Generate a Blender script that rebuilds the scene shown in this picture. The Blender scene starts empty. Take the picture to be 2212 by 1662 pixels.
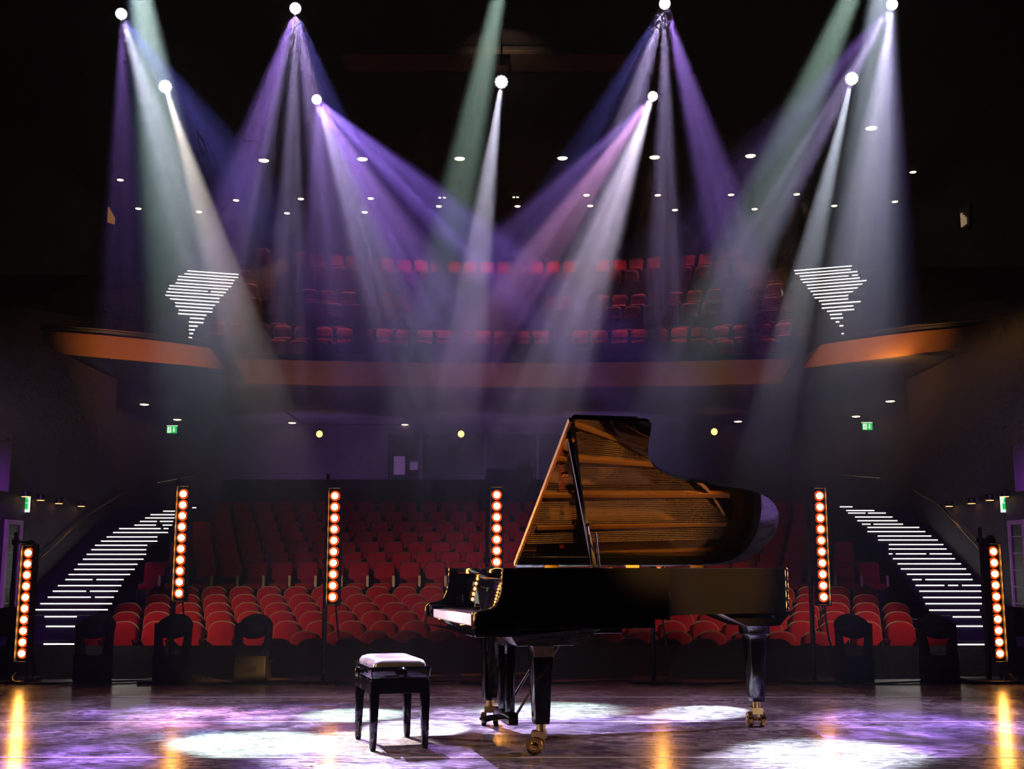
import bpy, bmesh, math, random
from mathutils import Vector, Matrix
random.seed(7)
S = bpy.context.scene
COL = S.collection
PI = math.pi

# ------------------------------------------------------------------ camera
FPX, CAMH = 2480.0, 1.04                       # focal length in pixels of the 2212 px frame, eye height
TH = math.atan(393 / FPX)                      # tilt upwards
FW = Vector((0, math.cos(TH), math.sin(TH))); UP = Vector((0, -math.sin(TH), math.cos(TH)))
CC = Vector((0, 0, CAMH))
def ray(px, py): return FW + Vector((1, 0, 0)) * ((px - 1106) / FPX) - UP * ((py - 831) / FPX)
def atY(px, py, Y): d = ray(px, py); return CC + d * (Y / d.y)
def atZ(px, py, Z): d = ray(px, py); return CC + d * ((Z - CAMH) / d.z)
def atX(px, py, X): d = ray(px, py); return CC + d * (X / d.x)
def proj(p):
    q = Vector(p) - CC; d = q.dot(FW)
    return 1106 + FPX * q.x / d, 831 - FPX * q.dot(UP) / d
cam = bpy.data.cameras.new('camera'); cam.sensor_width = 36; cam.lens = 36 * FPX / 2212
cam.clip_start = .05; cam.clip_end = 200
co = bpy.data.objects.new('camera', cam); COL.objects.link(co)
co.location = CC; co.rotation_euler = (PI / 2 + TH, 0, 0); S.camera = co

# ------------------------------------------------------------------ world, exposure, sampling
W_ = bpy.data.worlds.new('world'); S.world = W_; W_.use_nodes = True
W_.node_tree.nodes['Background'].inputs[0].default_value = (0, 0, 0, 1)
S.view_settings.view_transform = 'Standard'; S.view_settings.look = 'None'
S.view_settings.gamma = 1; S.view_settings.use_curve_mapping = False
S.view_settings.exposure = 0.0
cy = S.cycles
cy.max_bounces = 5; cy.diffuse_bounces = 1; cy.glossy_bounces = 3; cy.transmission_bounces = 3
cy.volume_bounces = 0; cy.transparent_max_bounces = 6
cy.volume_step_rate = 3
cy.caustics_reflective = False; cy.caustics_refractive = False
cy.sample_clamp_indirect = 2.0; cy.use_light_tree = True
cy.use_denoising = True; cy.denoising_input_passes = 'RGB'; cy.use_adaptive_sampling = True; cy.adaptive_threshold = .04; cy.adaptive_min_samples = 20

# ------------------------------------------------------------------ stage lights
def spot(name, loc, tgt, deg, power, col, blend=.7, rad=.06, streak=0):
    l = bpy.data.lights.new(name, 'SPOT'); l.energy = power; l.color = col
    l.spot_size = math.radians(deg); l.spot_blend = blend; l.shadow_soft_size = rad
    if streak:                                   # the lens cluster breaks the beam into fine rays
        l.use_nodes = True; nt = l.node_tree; em = nt.nodes['Emission']; N = nt.nodes.new; L = nt.links.new
        tc = N('ShaderNodeTexCoord'); sc = N('ShaderNodeVectorMath'); sc.operation = 'SCALE'; sc.inputs['Scale'].default_value = streak / math.radians(deg)
        no = N('ShaderNodeTexNoise'); no.inputs['Scale'].default_value = 1; no.inputs['Detail'].default_value = 1.5
        mr = N('ShaderNodeMapRange'); mr.inputs['From Min'].default_value = .36; mr.inputs['From Max'].default_value = .64
        mr.inputs['To Min'].default_value = .25; mr.inputs['To Max'].default_value = 1.75
        L(tc.outputs['Normal'], sc.inputs[0]); L(sc.outputs[0], no.inputs['Vector']); L(no.outputs[0], mr.inputs[0]); L(mr.outputs[0], em.inputs['Strength'])
    o = bpy.data.objects.new(name, l); COL.objects.link(o); o.location = loc
    o.rotation_euler = (Vector(tgt) - Vector(loc)).to_track_quat('-Z', 'Y').to_euler()
    return o
WHITE = (1, .93, 1.0); LAV = (.66, .52, 1.0); PUR = (.46, .24, 1.0); BLU = (.22, .20, 1.0)
GRN = (.68, 1.0, .84); PINK = (.95, .45, .95); WARMW = (1, .84, .80)
KP = 8.0                                        # one gain for all the beams
# fixtures: (pixel of the lens, distance) and the beams each one throws: (image x where the beam's line meets the stage, cone, power, colour)
FIX = {
 'A1': ((357, 187), 14.0, [(798, 1606, 4.4, 11000, WARMW)]),
 'A2': ((684, 215), 14.0, [(1165, 1560, 8, 7000, (.62, .50, 1)), (1500, 1620, 8, 8600, PUR), (2150, 1590, 11, 5400, (.34, .18, 1.0)), (770, 1640, 8, 1800, PUR)]),
 'A3': ((1083, 177), 14.0, [(894, 1575, 4.6, 11500, (.80, .76, 1.0))]),
 'A4': ((1410, 208), 14.0, [(900, 1620, 7.5, 10000, (.86, .74, 1.0)), (430, 1550, 8, 6000, PINK), (80, 1600, 8, 2800, PUR)]),
 'A5': ((1840, 170), 14.0, [(1518, 1540, 4.4, 11000, (.76, .82, 1.0))]),
 'B1': ((262, 30), 12.0, [(290, 1540, 8, 1900, PUR), (760, 1640, 7, 5400, (.76, .72, 1.0)), (1330, 1560, 13, 1200, BLU)]),
 'B2': ((638, 18), 12.0, [(150, 1650, 7.5, 4600, PUR), (330, 1540, 6, 2200, LAV), (600, 1560, 5.6, 6200, LAV), (930, 1650, 7, 4000, (.58, .40, 1.0)), (1220, 1540, 8, 1600, BLU)]),
 'B3': ((1436, 8), 12.0, [(560, 1540, 9, 1200, BLU), (950, 1650, 7, 4200, LAV), (1436, 1560, 5.6, 6200, LAV), (1880, 1600, 8, 4800, PUR)]),
 'B4': ((1927, 10), 12.0, [(560, 1570, 10, 1200, PUR), (1010, 1540, 7.5, 4600, LAV), (1730, 1650, 7, 6400, (.74, .68, 1.0)), (1905, 1550, 8, 1600, PUR)]),
 'C1': ((268, -250), 9.9, [(548, 1606, 7.8, 12000, (.76, 1.0, .98)), (420, 1590, 4.5, 1800, (.25, .55, 1))]),
 'C2': ((1126, -250), 9.9, [(762, 1545, 6.5, 8000, GRN)]),
 'C3': ((1940, -250), 9.9, [(1190, 1535, 8.5, 5600, GRN)]),
 'C4': ((1922, -250), 9.9, [(1792, 1628, 8.5, 8000, (.72, .82, 1.0))]),
}
for k, (p, D, beams) in FIX.items():
    src = atY(p[0], p[1], D)
    for i, (tx, ty, deg, pw, col) in enumerate(beams):
        t = atZ(p[0] + (tx - p[0]) * (ty - p[1]) / (1590 - p[1]) if k[0] in 'AB' and len(beams) > 1 else tx, ty, 0)
        d = (t - src).normalized()
        spot('beam_lamp', src + d * .05, t, deg, pw * KP, col, blend=.45 if deg < 5 else .75, rad=.03, streak=0 if deg < 5 or k[0] == 'C' else 5.5)
for sx in (-1, 1): spot('fill_wash_lamp', (sx * 6.4, 9.4, 2.7), (sx * .3, 7.5, 0), 52, 3600, (.84, .58, 1), .95, .15)  # unseen pair added at the sides to fill the floor with purple
# unseen warm lamps added out of frame to light piano inside, keys, casters
spot('warm_lamp', (2.7, 4.4, 2.35), (.43, 7.34, .95), 14, 11000, (1, .46, .12), .8, .05)
spot('warm_lamp', (2.7, 4.4, 2.35), (1.22, 7.62, .95), 17, 11000, (1, .46, .12), .8, .05)
spot('warm_lamp', (-3.6, 4.2, 2.6), (-.05, 6.75, .45), 30, 900, (1, .60, .22), .9, .12)
# side lights that rake the front stalls from both ends of the stage
spot('side_lamp', (-9.0, 15.2, 3.6), (-3.0, 21.6, .2), 50, 950, (1, .66, .48), .9, .15)
spot('side_lamp', (9.0, 15.2, 3.6), (3.2, 21.6, .2), 50, 950, (1, .66, .48), .9, .15)
for sx in (-1, 1): spot('lobby_lamp', (sx * 7.6, 16.6, 2.4), (sx * 9.8, 21.5, .9), 60, 420, (.50, .10, 1), .9, .1)
for x, pw in ((-6.2, 230), (-1.2, 150), (2.6, 230)): spot('rear_lamp', (x, 33.0, 3.0), (x, 37.5, 4.4), 100, pw, (.56, .30, 1), .95, .2)
# house lights that wash the balcony front
for sx in (-1, 1): spot('wing_lamp', (sx * 3.6, 18.0, 5.9), (sx * 8.3, 25.8, 5.95), 25, 1500, (1, .46, .13), .9, .1)
spot('wing_uplight', (8.25, 24.75, 5.35), (8.5, 25.4, 5.85), 110, 60, (1, .50, .10), .9, .05)
for x in (-5.2, 0, 5.2): spot('front_lamp', (x, 26.3, 2.6), (x, 29.5, 6.0), 80, 62, (1, .52, .28), .9, .3)

# ------------------------------------------------------------------ materials
def mat(name, col, rough=.5, metal=0., spec=.5, noise=0., nscale=8., coat=0., bump=0., bscale=60., sheen=0., stretch=None):
    m = bpy.data.materials.new(name); m.use_nodes = True
    nt = m.node_tree; b = nt.nodes['Principled BSDF']
    b.inputs['Base Color'].default_value = (*col, 1); b.inputs['Roughness'].default_value = rough
    b.inputs['Metallic'].default_value = metal; b.inputs['Specular IOR Level'].default_value = spec
    b.inputs['Coat Weight'].default_value = coat; b.inputs['Coat Roughness'].default_value = .03
    if sheen: b.inputs['Sheen Weight'].default_value = sheen
    if noise or bump:
        tc = nt.nodes.new('ShaderNodeTexCoord'); mp = nt.nodes.new('ShaderNodeMapping')
        nt.links.new(tc.outputs['Object'], mp.inputs[0])
        if stretch: mp.inputs['Scale'].default_value = stretch
    if noise:
        n = nt.nodes.new('ShaderNodeTexNoise'); n.inputs['Scale'].default_value = nscale; n.inputs['Detail'].default_value = 5
        nt.links.new(mp.outputs[0], n.inputs['Vector'])
        r = nt.nodes.new('ShaderNodeMapRange'); r.inputs['From Min'].default_value = .3; r.inputs['From Max'].default_value = .7
        r.inputs['To Min'].default_value = 1 - noise; r.inputs['To Max'].default_value = 1 + noise
        nt.links.new(n.outputs[0], r.inputs[0])
        x = nt.nodes.new('ShaderNodeVectorMath'); x.operation = 'SCALE'; x.inputs[0].default_value = col
        nt.links.new(r.outputs[0], x.inputs['Scale']); nt.links.new(x.outputs[0], b.inputs['Base Color'])
    if bump:
        n2 = nt.nodes.new('ShaderNodeTexNoise'); n2.inputs['Scale'].default_value = bscale; n2.inputs['Detail'].default_value = 3
        nt.links.new(mp.outputs[0], n2.inputs['Vector'])
        bp = nt.nodes.new('ShaderNodeBump'); bp.inputs['Strength'].default_value = bump; bp.inputs['Distance'].default_value = .01
        nt.links.new(n2.outputs[0], bp.inputs['Height']); nt.links.new(bp.outputs[0], b.inputs['Normal'])
    return m
def emit(name, col, strength, base=(.02, .02, .02)):
    m = bpy.data.materials.new(name); m.use_nodes = True
    b = m.node_tree.nodes['Principled BSDF']; b.inputs['Base Color'].default_value = (*base, 1)
    b.inputs['Emission Color'].default_value = (*col, 1); b.inputs['Emission Strength'].default_value = strength
    return m
M = {}
M['lacquer'] = mat('black_lacquer', (.0012, .0012, .0015), .05, spec=.5, coat=.4)
M['satin'] = mat('black_satin', (.004, .004, .0045), .35)
M['matte'] = mat('black_powder_coat', (.005, .005, .0055), .55, noise=.2, nscale=30)
M['brass'] = mat('polished_brass', (.83, .56, .17), .16, 1., noise=.12, nscale=25)
M['hinge'] = mat('hinge_brass', (.86, .62, .22), .3, 1., noise=.25, nscale=90)
M['plate'] = mat('bronze_painted_iron', (.66, .30, .06), .38, .75, noise=.08, nscale=20)
M['sound'] = mat('spruce_board', (.50, .26, .09), .4, noise=.2, nscale=6, stretch=(1, 14, 1))
M['string'] = mat('steel_wire', (.80, .55, .30), .3, 1.)
M['felt'] = mat('red_felt', (.42, .02, .02), .9, noise=.2, nscale=60)
M['ivory'] = mat('white_key_plastic', (.82, .76, .60), .25)
M['tape'] = mat('tan_paper_tape', (.32, .20, .09), .7, noise=.2, nscale=40)
M['chrome'] = mat('chrome', (.8, .8, .82), .12, 1.)
M['leather'] = mat('black_leather', (.055, .052, .055), .22, bump=.15, bscale=140, coat=.2)
M['velvet'] = mat('red_plush', (.44, .006, .018), .85, spec=.2, noise=.28, nscale=9, sheen=.25)
M['dim_shell'] = mat('dimmed_shell', (.03, .012, .010), .5, noise=.2, nscale=5)  # darkened copy of the shell, dims seat outlines at rear and balcony
M['shell'] = mat('beech_shell', (.42, .25, .12), .35, noise=.15, nscale=4, stretch=(1, 1, 12))
M['post'] = mat('pale_arm_post', (.90, .72, .42), .4, noise=.15, nscale=20)
M['wall'] = mat('dark_wall_paint', (.020, .018, .022), .8, noise=.2, nscale=3)
M['drape'] = mat('black_stage_drape', (.003, .003, .0035), .95, spec=.1, noise=.2, nscale=4)
M['wallp'] = mat('plum_wall_paint', (.07, .052, .075), .7, noise=.15, nscale=3)
M['panel'] = mat('grey_panel', (.30, .28, .32), .7, noise=.12, nscale=4)
M['ceil'] = mat('ceiling_black', (.012, .012, .014), .85, noise=.2, nscale=2)
M['soffit'] = mat('soffit_plaster', (.22, .20, .22), .8, noise=.1, nscale=2)
M['fascia'] = mat('orange_veneer', (.62, .27, .09), .45, noise=.12, nscale=3, stretch=(1, 1, 10))
M['carpet'] = mat('dark_carpet', (.022, .014, .018), .9, noise=.3, nscale=40)
M['rail'] = mat('brushed_rail', (.62, .46, .30), .25, 1., noise=.1, nscale=30)
M['parquet'] = mat('dark_stage_oak', (.055, .024, .013), .62, spec=.15, noise=.35, nscale=3, stretch=(1, 12, 1))
M['tread'] = mat('stair_carpet', (.016, .014, .026), .85, noise=.3, nscale=30)
M['truss'] = mat('dull_aluminium', (.30, .27, .25), .5, 1.)
M['glass'] = mat('dark_glass', (.01, .01, .012), .35)
M['paper'] = mat('pale_board', (.55, .50, .52), .8, noise=.1, nscale=5)
M['frame'] = mat('pale_door_frame', (.62, .55, .48), .5, noise=.1, nscale=6)
M['led'] = emit('stair_led', (1, .96, .88), 2.2)
M['bulb'] = emit('warm_bulb', (1, .38, .065), 60)
M['down'] = emit('downlight_disc', (1, .74, .40), 6)
M['pend'] = emit('pendant_bulb', (1, .46, .085), 5)
M['lens'] = emit('lens_glow', (.95, .90, 1), 16)
M['exitg'] = emit('exit_green', (.02, .62, .10), .9)
M['exitw'] = emit('exit_white', (.75, 1, .78), 1.1)
M['amber'] = emit('amber_lamp', (1, .48, .12), 3)
M['refl'] = mat('halo_tinted_bowl', (.06, .010, .001), .6, .0, spec=.1)  # orange in the bowl colour stands in for the halo round each bulb

def vinyl():
    m = bpy.data.materials.new('scuffed_dance_vinyl'); m.use_nodes = True
    nt = m.node_tree; b = nt.nodes['Principled BSDF']; N = nt.nodes.new; L = nt.links.new
    tc = N('ShaderNodeTexCoord')
    big = N('ShaderNodeTexNoise'); big.inputs['Scale'].default_value = 1.6; big.inputs['Detail'].default_value = 6
    L(tc.outputs['Object'], big.inputs['Vector'])
    mp = N('ShaderNodeMapping'); mp.inputs['Scale'].default_value = (1.2, 3.2, 1); mp.inputs['Rotation'].default_value = (0, 0, .25)
    L(tc.outputs['Object'], mp.inputs[0])
    ns = N('ShaderNodeTexNoise'); ns.inputs['Scale'].default_value = 5.5; ns.inputs['Detail'].default_value = 8; ns.inputs['Distortion'].default_value = 2.2
    L(mp.outputs[0], ns.inputs['Vector'])
    # hair-thin curly scratches: where a distorted noise crosses its mean
    sc = N('ShaderNodeTexNoise'); sc.inputs['Scale'].default_value = 7; sc.inputs['Detail'].default_value = 2; sc.inputs['Distortion'].default_value = 3.0
    L(mp.outputs[0], sc.inputs['Vector'])
    sb = N('ShaderNodeMath'); sb.operation = 'SUBTRACT'; sb.inputs[1].default_value = .5; L(sc.outputs[0], sb.inputs[0])
    ab = N('ShaderNodeMath'); ab.operation = 'ABSOLUTE'; L(sb.outputs[0], ab.inputs[0])
    r1 = N('ShaderNodeMapRange'); r1.inputs['From Max'].default_value = .022; r1.inputs['To Min'].default_value = 1; r1.inputs['To Max'].default_value = 0
    L(ab.outputs[0], r1.inputs[0])
    r2 = N('ShaderNodeMapRange'); r2.inputs['From Min'].default_value = .38; r2.inputs['From Max'].default_value = .62
    L(ns.outputs[0], r2.inputs[0])
    r3 = N('ShaderNodeMapRange'); r3.inputs['From Min'].default_value = .3; r3.inputs['From Max'].default_value = .7; L(big.outputs[0], r3.inputs[0])
    mul = N('ShaderNodeMath'); mul.operation = 'MULTIPLY'; L(r2.outputs[0], mul.inputs[0]); L(r3.outputs[0], mul.inputs[1])
    add = N('ShaderNodeMath'); add.operation = 'MULTIPLY_ADD'; add.inputs[1].default_value = .45
    L(r1.outputs[0], add.inputs[0]); L(mul.outputs[0], add.inputs[2])
    cr = N('ShaderNodeValToRGB'); cr.color_ramp.elements[0].color = (.022, .020, .021, 1); cr.color_ramp.elements[1].color = (.24, .22, .225, 1)
    mid = cr.color_ramp.elements.new(.35); mid.color = (.085, .078, .080, 1)
    L(add.outputs[0], cr.inputs[0]); L(cr.outputs[0], b.inputs['Base Color'])
    b.inputs['Specular IOR Level'].default_value = .7
    rr = N('ShaderNodeMapRange'); rr.inputs['To Min'].default_value = .17; rr.inputs['To Max'].default_value = .33
    L(add.outputs[0], rr.inputs[0]); L(rr.outputs[0], b.inputs['Roughness'])
    bp = N('ShaderNodeBump'); bp.inputs['Strength'].default_value = .05; bp.inputs['Distance'].default_value = .01
    L(ns.outputs[0], bp.inputs['Height']); L(bp.outputs[0], b.inputs['Normal'])
    return m
M['vinyl'] = vinyl()
M['seam'] = mat('glossy_floor_tape', (.26, .235, .22), .25)

# ------------------------------------------------------------------ mesh helpers
class MB:
    def __init__(s): s.v = []; s.f = []
    def add(s, vs, fs):
        o = len(s.v); s.v += [Vector(p) for p in vs]; s.f += [tuple(i + o for i in f) for f in fs]; return s
    def box(s, x0, x1, y0, y1, z0, z1, m=None):
        vs = [Vector((x, y, z)) for x in (x0, x1) for y in (y0, y1) for z in (z0, z1)]
        if m: vs = [m @ p for p in vs]
        return s.add(vs, [(0, 1, 3, 2), (4, 6, 7, 5), (0, 4, 5, 1), (2, 3, 7, 6), (0, 2, 6, 4), (1, 5, 7, 3)])
    def hexa(s, b, t):                           # eight corners: bottom four, top four
        return s.add(list(b) + list(t), [(0, 1, 2, 3), (4, 5, 6, 7), (0, 1, 5, 4), (1, 2, 6, 5), (2, 3, 7, 6), (3, 0, 4, 7)])
    def loft(s, loops, cap=True, closed=True):
        n = len(loops[0]); vs = [p for l in loops for p in l]; fs = []
        for k in range(len(loops) - 1):
            for i in range(n if closed else n - 1):
                j = (i + 1) % n; fs.append((k * n + i, k * n + j, (k + 1) * n + j, (k + 1) * n + i))
        if cap: fs += [tuple(range(n)), tuple(range((len(loops) - 1) * n, len(loops) * n))]
        return s.add(vs, fs)
    def prism(s, poly, fn, a, b): return s.loft([[fn(p, a) for p in poly], [fn(p, b) for p in poly]])
    def tube(s, pts, r, n=8, cap=True):
        pts = [Vector(p) for p in pts]; loops = []
        rs = r if isinstance(r, (list, tuple)) else [r] * len(pts)
        for i, p in enumerate(pts):
            d = (pts[min(i + 1, len(pts) - 1)] - pts[max(i - 1, 0)]).normalized()
            a = d.orthogonal() if abs(d.z) > .95 else d.cross(Vector((0, 0, 1)))
            a.normalize(); b = d.cross(a)
            loops.append([p + a * (rs[i] * math.cos(2 * PI * k / n)) + b * (rs[i] * math.sin(2 * PI * k / n)) for k in range(n)])
        return s.loft(loops, cap)
    def cyl(s, c, ax, r, h, n=16):               # centred cylinder about axis ax
        c = Vector(c); ax = Vector(ax).normalized() * (h / 2); return s.tube([c - ax, c + ax], r, n)
    def lathe(s, c, ax, prof, n=16):             # prof: (radius, distance along the axis)
        c = Vector(c); ax = Vector(ax).normalized(); a = ax.orthogonal().normalized(); b = ax.cross(a)
        return s.loft([[c + ax * h + a * (r * math.cos(2 * PI * k / n)) + b * (r * math.sin(2 * PI * k / n)) for k in range(n)] for r, h in prof])
    def mesh(s, name, material, smooth=35, bevel=0):
        bm = bmesh.new(); vv = [bm.verts.new(p) for p in s.v]
        for f in s.f:
            try: bm.faces.new([vv[i] for i in f])
            except ValueError: pass
        bmesh.ops.recalc_face_normals(bm, faces=bm.faces)
        if bevel:
            es = [e for e in bm.edges if len(e.link_faces) == 2 and e.calc_face_angle(0) > .6]
            bmesh.ops.bevel(bm, geom=es, offset=bevel, segments=2, affect='EDGES', profile=.6, clamp_overlap=True)
        me = bpy.data.meshes.new(name); bm.to_mesh(me); bm.free()
        me.materials.append(material)
        if smooth:
            me.shade_smooth(); me.set_sharp_from_angle(angle=math.radians(smooth))
        return me
def link(name, me, parent=None, loc=None):
    o = bpy.data.objects.new(name, me); COL.objects.link(o)
    if parent: o.parent = parent
    if loc is not None: o.location = loc
    return o
def part(name, mb, material, parent, label=None, kind=None, smooth=35, bevel=0, loc=None):
    o = link(name, mb.mesh(name, material, smooth, bevel), parent, loc)
    if label: o['label'] = label
    if kind: o['kind'] = kind
    return o
def thing(name, label, cat, loc=(0, 0, 0), rz=0, group=None):
    o = bpy.data.objects.new(name, None); COL.objects.link(o); o.empty_display_size = .1
    o.location = loc; o.rotation_euler = (0, 0, rz); o['label'] = label; o['category'] = cat
    if group: o['group'] = group
    return o
def tag(o, label, cat, group=None, kind=None):
    o['label'] = label; o['category'] = cat
    if group: o['group'] = group
    if kind: o['kind'] = kind
    return o
def struct(name, mb, material, label, smooth=35, bevel=0):
    o = link(name, mb.mesh(name, material, smooth, bevel)); o['kind'] = 'structure'; o['label'] = label; return o
def copy_thing(root, loc, rz, label, group=None, scale=None):
    r = root.copy(); COL.objects.link(r); r.location = loc; r.rotation_euler = (0, 0, rz); r['label'] = label
    if group: r['group'] = group
    if scale: r.scale = scale
    for ch in root.children:
        c = ch.copy(); COL.objects.link(c); c.parent = r
        for g in ch.children:
            d = g.copy(); COL.objects.link(d); d.parent = c
    return r
def spline(pts, n=6, closed=False):
    P = [Vector(p) for p in pts]; out = []
    N = len(P); rng = N if closed else N - 1
    for i in range(rng):
        a = P[(i - 1) % N] if closed or i else P[0]; b = P[i % N]; c = P[(i + 1) % N]
        d = P[(i + 2) % N] if closed or i + 2 < N else P[-1]
        for k in range(n):
            t = k / n
            out.append(.5 * ((2 * b) + (c - a) * t + (2 * a - 5 * b + 4 * c - d) * t * t + (3 * b - a - 3 * c + d) * t ** 3))
    if not closed: out.append(P[-1])
    return out
ORD = ['zeroth', 'first', 'second', 'third', 'fourth', 'fifth', 'sixth', 'seventh', 'eighth', 'ninth', 'tenth', 'eleventh', 'twelfth', 'thirteenth', 'fourteenth',
       'fifteenth', 'sixteenth', 'seventeenth', 'eighteenth', 'nineteenth', 'twentieth']
def ends(i, n): return f'{ORD[i + 1]} from its left end' if i < n / 2 else f'{ORD[n - i]} from its right end'

# ================================================================== SETTING
# stage floor: sheets of scuffed vinyl with taped seams, then a dark oak forestage
SEAMS = [2.18, 3.64, 5.10, 6.567, 8.034, 9.507, 11.0]
fl = struct('floor_stage', MB().box(-13, 13, -5, 15.63, -.35, -.006), M['parquet'], 'dark stage floor under the piano')
ys = [-1.5, .72] + SEAMS
for a, b in zip(ys[:-1], ys[1:]):
    part('vinyl_sheet', MB().box(-9.5, 9.5, a + .002, b - .002, -.006, 0), M['vinyl'], fl, smooth=0)
for y in SEAMS[:-1]:
    part('tape_strip', MB().box(-9.5, 9.5, y - .017, y + .017, -.0005, .0012), M['seam'], fl, smooth=0)
y = 11.0; k = 0
while y < 15.6:
    part('plank', MB().box(-13, 13, y + .003, min(y + .42, 15.66) - .003, -.006, .0), M['parquet'], fl, smooth=0); y += .42
struct('wall_stage_front', MB().box(-13, 13, 15.60, 15.68, -2.0, -.02), M['parquet'], 'dark wooden front of the stage facing the stalls')
struct('wall_back', MB().box(-13, 13, -5.2, -5, -.3, 12.6), M['drape'], 'black wall at the back of the stage behind the camera')

# auditorium shell
CEIL = 12.5
struct('ceiling', MB().box(-13, 13, -5.2, 40, CEIL, CEIL + .2), M['ceil'], 'black ceiling high over the auditorium')
struct('wall_rear', MB().box(-13, 13, 39.2, 39.4, 5.5, CEIL), M['wall'], 'dark wall behind the top balcony row')
for sx, nm in ((-1, 'left'), (1, 'right')):
    struct('wall_' + nm, MB().box(*sorted((sx * 12.9, sx * 13.1)), -5.2, 40, -2, CEIL), M['wall'], f'dark side wall at the {nm} of the auditorium')
    struct('wall_' + nm + '_lower', MB().box(*sorted((sx * 9.75, sx * 9.95)), 17.0, 28.0, -1.6, 5.6).box(*sorted((sx * 9.95, sx * 11.5)), 27.8, 28.0, -1.6, 5.6).box(*sorted((sx * 11.4, sx * 11.6)), 28.0, 37.6, -1.6, 5.6), M['wallp'], f'plum coloured stalls wall beside the {nm} staircase')
# stalls floor: flat front, raked front block, stepped rear block
R1 = [(23.0, 1268), (22.1, 1285), (21.2, 1303), (20.3, 1322), (19.4, 1343), (18.5, 1364), (17.6, 1381), (16.7, 1391)]
R2 = [(25.0 + .9 * k, 1215 - 22 * k) for k in range(7)]
SEATH = .90
f1 = [(Y, atY(1106, py, Y).z - SEATH) for Y, py in R1]
f2 = [(Y, atY(1106, py, Y).z - SEATH * 1.02) for Y, py in R2]
prof = [(15.6, f1[-1][1])] + [(Y + .35, z) for Y, z in reversed(f1)]
mb = MB()
for (ya, za), (yb, zb) in zip(prof[:-1], prof[1:]): mb.hexa([(-10, ya, -2.2), (10, ya, -2.2), (10, yb, -2.2), (-10, yb, -2.2)], [(-10, ya, za), (10, ya, za), (10, yb, zb), (-10, yb, zb)])
yb, zb = prof[-1]; mb.box(-10, 10, yb, 24.5, -2.2, f1[0][1])
struct('floor_stalls', mb, M['carpet'], 'dark carpeted floor of the front stalls')
mb = MB()
for Y, z in f2: mb.box(-8.15, 8.15, Y - .42, Y + .48, -2.0, z)
mb.box(-11.4, 11.4, f2[-1][0] + .48, 37.5, -2.0, f2[-1][1])
struct('floor_rear_stalls', mb, M['carpet'], 'dark stepped floor of the rear stalls')

# rear wall under the balcony, parapet, control window
struct('wall_parapet', MB().box(-8.1, 8.1, 32.0, 32.2, 2.0, atY(1106, 1036, 32).z), M['wallp'], 'plum parapet behind the last stalls row')
struct('wall_stalls_rear', MB().box(-11.5, 11.5, 37.5, 37.7, 1.5, 5.66), M['wallp'], 'plum rear wall under the balcony')
def yrect(x0, x1, y0, y1, Y, th):
    a = atY(x0, y0, Y); b = atY(x1, y1, Y)
    return min(a.x, b.x), max(a.x, b.x), Y - th, Y, min(a.z, b.z), max(a.z, b.z)
w1 = struct('window_1', MB().box(*yrect(838, 1215, 938, 1046, 37.49, .02)), M['glass'], 'dark control room window in the rear wall')
for r in ((832, 1221, 932, 938), (832, 1221, 1046, 1052), (832, 838, 938, 1046), (1215, 1221, 938, 1046), (904, 912, 938, 1046), (1046, 1052, 938, 1046), (1158, 1164, 938, 1046)):
    part('window_frame', MB().box(*yrect(*r, 37.49, .06)), M['wallp'], w1)
tag(part('notice_board', MB().box(*yrect(851, 875, 986, 1026, 37.47, .03)), M['paper'], None, bevel=.004), 'tall pale board standing in the control room window', 'board')
tag(part('notice_board', MB().box(*yrect(886, 903, 998, 1016, 37.47, .03)), M['paper'], None, bevel=.004), 'small square pale board in the control room window', 'board')
_r = yrect(1052, 1150, 1016, 1034, 33.5, .6)
t = tag(part('mixing_desk', MB().box(_r[0], _r[1], _r[2], _r[3], f2[-1][1], _r[5]), M['matte'], None, bevel=.01), 'dark control desk behind the parapet of the rear stalls', 'desk')
part('monitor', MB().box(*yrect(1118, 1147, 996, 1016, 33.3, .04)), M['panel'], t)
part('work_lamp', MB().lathe(atY(1091, 985, 33.4), (0, 0, 1), [(.10, -.08), (.09, 0), (.03, .07), (.0, .08)], 12).tube([atY(1091, 1017, 33.4), atY(1091, 985, 33.4)], .012), M['panel'], t)

# ------------------------------------------------------------------ balcony
ZB, ZT = atY(1106, 836, 29.6).z, atY(1106, 788, 29.6).z
def arcY(x, Y0, R): return Y0 - (R - math.sqrt(R * R - x * x))
cb = []; ct = []
for k in range(25):
    x = -6.9 + 13.8 * k / 24; cb.append(Vector((x, arcY(x, 29.6, 38), ZB))); 
    x2 = x * 7.35 / 6.9; ct.append(Vector((x2, arcY(x2, 29.35, 38), ZT)))
def ribbon(bot, top, th):                        # an upright curved panel of thickness th
    return MB().loft([[b, t, t + Vector((0, th, 0)), b + Vector((0, th, 0))] for b, t in zip(bot, top)])
part_c = struct('trim_balcony_front', ribbon(cb, ct, .12), M['fascia'], 'curved wooden front of the balcony between the two wings')
wingL_b = [atZ(x, y, ZB) for x, y in ((490, 800), (430, 792), (330, 783), (230, 774), (150, 767), (95, 763))]
wingL_t = [atZ(x, y, ZB + .56) for x, y in ((453, 752), (400, 744), (320, 734), (230, 725), (150, 719), (90, 716))]
wingR_b = [atZ(x, y, ZB) for x, y in ((1735, 796), (1800, 788), (1900, 775), (2000, 762), (2080, 753), (2135, 748))]
wingR_t = [atZ(x, y, ZB + .58) for x, y in ((1774, 745), (1830, 736), (1920, 724), (2000, 715), (2080, 708), (2140, 703))]
struct('trim_balcony_left', ribbon(wingL_b, wingL_t, .12), M['fascia'], 'orange lit left wing of the balcony front')
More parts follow.
